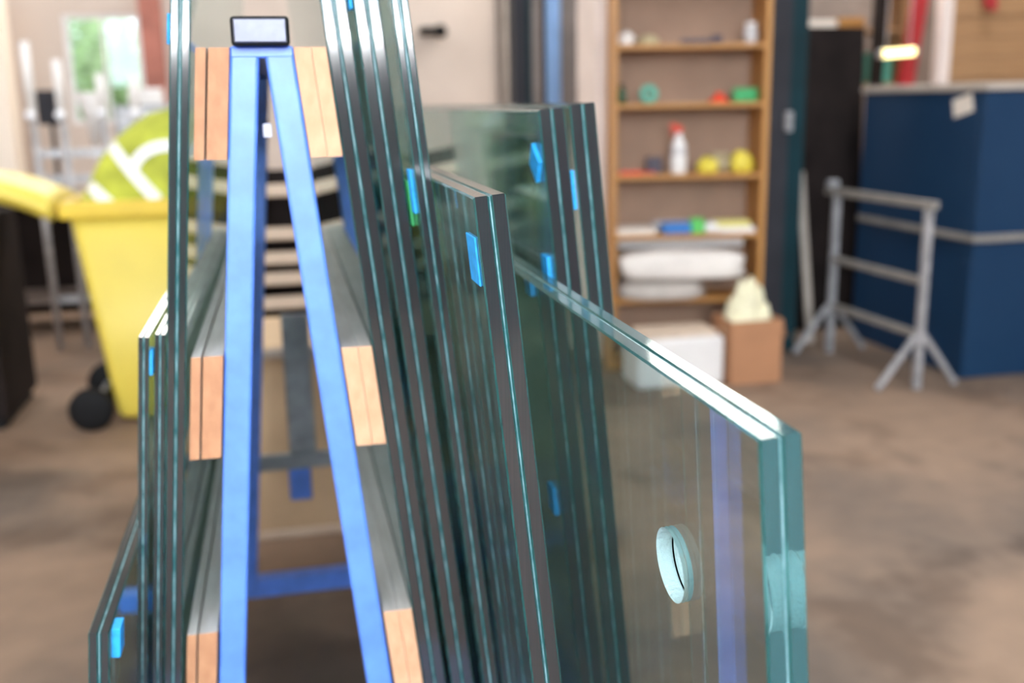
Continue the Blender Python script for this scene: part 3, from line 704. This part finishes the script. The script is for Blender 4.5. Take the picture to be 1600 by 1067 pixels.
# ------------------------------------------------------------------ navy booth
bo = thing('navy_booth', 'navy blue panelled booth with pale top trim and a rail', 'booth', (4.4, 5.0, 0))
ox, oy = -4.4, -5.0
mk('side_panel', bx(3.31 + ox, 3.35 + ox, 4.47 + oy, 5.50 + oy, 0.0, 1.43, 0.004), 'booth', bo)
mk('front_panel', bx(3.31 + ox, 5.6 + ox, 4.43 + oy, 4.469 + oy, 0.0, 1.43, 0.006), 'booth', bo)
mk('rear_panel', bx(3.3505 + ox, 5.6 + ox, 5.46 + oy, 5.50 + oy, 0.0, 1.43, 0.004), 'booth', bo)
mk('far_panel', bx(5.56 + ox, 5.6 + ox, 4.4695 + oy, 5.4595 + oy, 0.0, 1.43, 0.004), 'booth', bo)
mk('corner_strip', bx(3.300 + ox, 3.3095 + ox, 4.43 + oy, 4.50 + oy, 0.0, 0.60, 0.002), 'booth', bo)
mk('top_trim', join(bx(3.295 + ox, 3.365 + ox, 4.475 + oy, 5.515 + oy, 1.4305, 1.468, 0.004), bx(3.295 + ox, 5.615 + ox, 4.415 + oy, 4.4745 + oy, 1.4305, 1.468, 0.004)), 'trim', bo, label='pale top trim')
mk('guard_rail', join(bx(3.293 + ox, 3.3095 + ox, 4.413 + oy, 5.48 + oy, 0.70, 0.735, 0.003), bx(3.3095 + ox, 5.6 + ox, 4.413 + oy, 4.4295 + oy, 0.70, 0.735, 0.003)), 'rail', bo, label='grey guard rail')
sk = mk('paper_note', xf(bx(-0.075, 0.075, -0.001, 0.001, -0.045, 0.045), Matrix.Translation((3.3085, 4.60, 1.36)) @ Matrix.Rotation(-PI / 2, 4, 'Z') @ Matrix.Rotation(math.radians(-14), 4, 'Y')), 'paper')
tag(sk, 'tilted cream paper note stuck on the navy booth', 'note')

# ------------------------------------------------------------------ timber store behind the booth
ts = thing('timber_store', 'brown boarded timber partition behind the navy booth', 'partition', (6.3, 8.1, 0))
for k in range(15):
    z = 0.0 + k * 0.172
    mk('board', bx(-0.72, 1.2, -0.02 + 0.006 * (k % 3), 0.02, z, z + 0.168, 0.003), 'timber', ts)
bl = thing('wall_shelving', 'open timber shelving with stored offcuts behind the dark board', 'shelving', (4.75, 8.2, 0))
for x in (-0.55, 0.42): mk('upright', bx(x - 0.03, x + 0.03, -0.18, 0.18, 0, 2.6, 0.003), 'timber', bl)
for z in (0.5, 1.0, 1.52, 1.965, 2.30): mk('shelf', bx(-0.519, 0.389, -0.18, 0.18, z - 0.035, z, 0.003), 'timber', bl)
for k, (x, w, h, mt, lb) in enumerate([(4.35, 0.10, 0.20, 'greycloth', 'grey offcut box'), (4.56, 0.07, 0.30, 'batten', 'pale offcut block'), (4.72, 0.06, 0.24, 'darkbrown', 'dark offcut block'), (5.00, 0.10, 0.26, 'mint', 'mint green tin')]):
    o = mk('offcut_box', bx(x - w, x + w, 8.08, 8.28, 1.5205, 1.52 + h, 0.01), mt); tag(o, lb + ' on the timber shelving behind the booth', 'box', 'offcuts on the timber shelving')
for k, (x, w, h, mt, lb) in enumerate([(4.42, 0.14, 0.07, 'paper', 'white bundle'), (4.70, 0.11, 0.09, 'shelfwood', 'orange timber bundle')]):
    o = mk('offcut_bundle', bx(x - w, x + w, 8.05, 8.28, 1.9655, 1.965 + h, 0.01), mt); tag(o, lb + ' on the upper timber shelf behind the booth', 'bundle', 'offcuts on the timber shelving')
o = mk('dark_post', bx(4.765, 4.855, 7.80, 7.88, 0, ZR, 0.004), 'darkbrown'); tag(o, 'dark upright post between shelving and red post', 'post')
o = mk('red_post', bar((4.83, 7.75, 0.0), (5.16, 7.75, 2.6), 0.10, 0.10, 0.004), 'red'); tag(o, 'dark red slanting post behind the navy booth', 'post')
o = mk('white_post', bx(5.29, 5.39, 7.7, 7.80, 0, ZR, 0.004), 'pier'); tag(o, 'white upright post before the boarded timber partition', 'post')
o = mk('red_hanger', join(bx(5.89, 6.0, 7.98, 8.03, 2.13, 2.7, 0.01), bx(5.90, 5.99, 7.96, 7.98, 2.10, 2.18, 0.01)), 'red'); tag(o, 'small red hanger on the timber partition', 'hanger')
lf = thing('lamp_fitting', 'glowing yellow tube lamp above the navy booth', 'lamp', (4.775, 7.5, 1.735))
mk('lamp_tube', xf(cyl((-0.14, 0, 0), (0.14, 0, 0.018), 0.030, 20), Matrix.Identity(4)), 'lamp', lf, True)
mk('end_cap', cyl((-0.16, 0, -0.001), (-0.1405, 0, 0), 0.034, 20), 'galv', lf); mk('end_cap', cyl((0.1405, 0, 0.018), (0.16, 0, 0.019), 0.034, 20), 'galv', lf)
mk('hanger_rod', join(cyl((-0.1, 0, 0.03), (-0.1, 0, ZR - 1.735), 0.004, 8), cyl((0.1, 0, 0.04), (0.1, 0, ZR - 1.735), 0.004, 8)), 'galv', lf)

# ------------------------------------------------------------------ columns and pipe in the middle distance
mc = thing('door_column', 'dark steel column with brown edge beside the pale blue pipe', 'column', (1.72, 7.3, 0))
mk('web', bx(-0.10, -0.01, -0.1, 0.1, 0, ZR, 0.004), 'charcoal', mc)
mk('flange', bx(-0.0095, 0.02, -0.12, 0.12, 0, ZR, 0.004), 'teal', mc, label='teal strip')
mk('cover_board', bx(0.0205, 0.10, -0.1, 0.1, 0, ZR, 0.004), 'taupe', mc, label='brown cover board')
mk('rear_plate', bx(0.1005, 0.18, -0.02, 0.14, 0, ZR, 0.004), 'darkbrown', mc)
pp = mk('pale_blue_pipe', cyl((1.885, 7.15, 0), (1.885, 7.15, ZR), 0.052, 24), 'skyblue', None, True); tag(pp, 'pale blue vertical pipe beside the dark steel column', 'pipe')
tp = mk('taupe_screen', bx(2.03, 2.75, 7.5, 7.55, 0, 3.2, 0.004), 'taupe'); tag(tp, 'grey brown partition sheet behind the white pier', 'partition')
wl = thing('wall_lamp', 'small dark wall lamp high on the pale back wall', 'lamp', (1.38, 9.42, 2.05))
mk('arm', bx(-0.12, 0.06, -0.12, 0.08, -0.03, 0.03, 0.01), 'black', wl); mk('head', lathe([(0.03, -0.06), (0.06, -0.03), (0.05, 0.03), (0.02, 0.05)], 16, (0.06, -0.06, 0)), 'black', wl, True)

# ------------------------------------------------------------------ behind the rack: crate and stacked battens
cr = thing('floor_crate', 'tan cardboard crate standing on the floor behind the rack', 'crate', (-0.02, 3.55, 0))
mk('crate_body', bx(-0.30, 0.30, -0.25, 0.25, 0.03, 0.66, 0.004), 'cardboard2', cr)
mk('crate_skid', bx(-0.31, 0.31, -0.26, -0.20, 0, 0.0295, 0.003), 'batten', cr); mk('crate_skid', bx(-0.31, 0.31, 0.20, 0.26, 0, 0.0295, 0.003), 'batten', cr)
mk('top_batten', bx(-0.30, 0.30, -0.27, -0.2505, 0.625, 0.655, 0.003), 'trim', cr)
pk = thing('batten_rack', 'dark rack of pale timber battens far behind the blue rack', 'rack', (0.0, 4.40, 0))
for x in (-0.15, 0.17): mk('upright', bx(x - 0.02, x + 0.02, -0.15, 0.2, 0, 1.16, 0.003), 'darkbrown', pk)
mk('back_sheet', bx(-0.1295, 0.1495, 0.16, 0.18, 0, 1.15), 'darkbrown', pk)
for z in (0.60, 0.70, 0.785, 0.885, 1.06): mk('batten', bx(-0.129, 0.149, -0.14, -0.10, z, z + 0.048, 0.004), 'batten', pk)

# ------------------------------------------------------------------ left background
dc = thing('dark_cabinet', 'dark steel cabinet at the left edge behind the open bin lid', 'cabinet', (-1.52, 5.15, 0))
mk('cabinet_body', bx(-0.30, 0.225, -0.30, 0.30, 0.05, 0.960, 0.006), 'darkbrown', dc)
mk('cabinet_foot', bx(-0.28, 0.20, -0.28, 0.28, 0, 0.0495), 'black', dc)
mk('cabinet_door', bx(-0.28, 0.20, -0.312, -0.3005, 0.08, 0.93, 0.003), 'darkbrown', dc)
wbn = thing('work_bench', 'low dark workbench behind the yellow bin', 'bench', (-1.1, 7.25, 0))
mk('bench_top', bx(-0.9, 0.75, -0.35, 0.35, 0.86, 0.90, 0.004), 'taupe', wbn)
for x in (-0.85, 0.70):
    for y in (-0.30, 0.30): mk('leg', bx(x - 0.03, x + 0.03, y - 0.03, y + 0.03, 0, 0.8595, 0.003), 'darkbrown', wbn)
mk('kick_panel', bx(-0.815, 0.665, 0.25, 0.27, 0.05, 0.85), 'darkbrown', wbn)
mk('lower_shelf', bx(-0.9, 0.75, -0.26, 0.24, 0.20, 0.225, 0.003), 'taupe', wbn)
sr = thing('pole_rack', 'grey metal rack with white plastic sleeved poles behind the bin', 'rack', (-1.1, 6.5, 0))
for k, x in enumerate((-0.29, -0.13, 0.095, 0.28)):
    z1 = (1.80, 1.70, 1.62, 1.60)[k]
    ps = mk('pole', cyl((x, 0, 0), (x, 0, 1.38), 0.020, 16), 'galv', sr, True)
    mk('sleeve', cyl((x, 0, 1.405), (x, 0, z1), 0.026, 16), 'white', ps, True, label='white plastic sleeve')
    kn = mk('knob', lump(0.030, 0.030, 0.030, (x, -0.052, 1.36), amp=0.0), 'knob_glint', ps, True, label='round knob coloured white for its glint')
for z in (1.17, 1.02, 0.30): mk('cross_rail', bx(-0.31, 0.30, 0.022, 0.045, z - 0.02, z + 0.02, 0.003), 'galv', sr)
mo = thing('control_box', 'dark control screen on a stalk between the white sleeved poles', 'screen', (-1.385, 6.99, 0.9005))
mk('screen', bx(-0.075, 0.075, -0.03, 0.03, 0.43, 0.64, 0.008), 'charcoal', mo); mk('stalk', join(cyl((0, 0, 0.01), (0, 0, 0.43), 0.015, 12), bx(-0.08, 0.08, -0.06, 0.06, 0, 0.012)), 'charcoal', mo)
wf = thing('white_lamp', 'white cone-shaped desk lamp before the garden window', 'lamp', (-1.16, 7.1, 0.9005))
mk('shade', lathe([(0.02, 0.30), (0.045, 0.45), (0.10, 0.62), (0.095, 0.625), (0.02, 0.46)], 24), 'white', wf, True)
mk('stand', join(cyl((0, 0, 0.01), (0, 0, 0.31), 0.01, 12), cyl((0, 0, 0), (0, 0, 0.012), 0.07, 20)), 'white', wf)
wc = mk('white_carton', bx(-0.93, -0.73, 7.05, 7.25, 1.44, 1.545, 0.008), 'white'); tag(wc, 'flat white carton on grey tool chest by the window', 'carton')
tcx = thing('tool_chest', 'grey tool chest on the dark workbench', 'chest', (-0.82, 7.15, 0.9005))
mk('chest_body', bx(-0.20, 0.16, -0.15, 0.15, 0, 0.539, 0.008), 'grey_steel', tcx)
for k in range(4): 
    dr = mk('drawer', bx(-0.185, 0.145, -0.162, -0.1505, 0.02 + k * 0.128, 0.135 + k * 0.128, 0.003), 'galv', tcx); mk('pull', bx(-0.06, 0.02, -0.172, -0.1625, 0.09 + k * 0.128, 0.10 + k * 0.128), 'chrome', dr)
bp = struct('wall_brick_pier', bx(-1.09, -0.92, YB - 0.14, YB - 0.001, 0, 2.35), 'brick')
# pale pier at the far left
struct('wall_pale_pier', bx(-2.6, -1.93, 8.3, 8.6, 0, 2.35), 'cream')

# ------------------------------------------------------------------ garden beyond the window
struct('ground_outside', bx(-8, 4, YB + 0.15, YB + 9, -0.12, -0.02), 'stone')
def bush(loc, r, h, n, seed, label):
    rnd = random.Random(seed)
    t = thing('garden_bush', label, 'bush', loc, 0, 'bushes outside the window')
    mk('stem', join(cyl((0, 0, 0), (0.03, 0, h * 0.5), 0.05, 10, 0.03), cyl((0.02, 0, h * 0.35), (r * 0.4, 0.05, h * 0.7), 0.03, 8, 0.015), cyl((0.02, 0, h * 0.35), (-r * 0.4, -0.05, h * 0.7), 0.03, 8, 0.015)), 'bark', t)
    V, F = [], []
    for k in range(n):
        d = Vector((rnd.gauss(0, 1), rnd.gauss(0, 1), rnd.gauss(0, 1))).normalized() * (rnd.random() ** 0.4)
        c = Vector((d.x * r, d.y * r, h * 0.62 + d.z * h * 0.38)); s = rnd.uniform(0.05, 0.10)
        q = Vector((rnd.gauss(0, 1), rnd.gauss(0, 1), rnd.gauss(0, 1))).normalized().to_track_quat('Z', 'Y').to_matrix()
        b = len(V); V += [c + q @ Vector(p) * s for p in ((-1, 0, 0), (0, -0.5, 0.1), (1, 0, 0), (0, 0.5, 0.1))]; F.append((b, b + 1, b + 2, b + 3))
    mk('foliage', (V, F), 'leaf', t, kind='stuff')
for k, (x, y, hh) in enumerate([(-2.75, 12.4, 2.7), (-1.9, 13.4, 2.6), (-1.55, 12.2, 2.3), (-2.5, 14.6, 3.2)]):
    bush((x, y, -0.02), 0.5, hh, 1100, 3 + k, ('tall leafy bush outside the window, leftmost', 'leafy bush outside the window behind the others', 'lower leafy bush outside the window, rightmost', 'tallest far bush outside the window')[k])
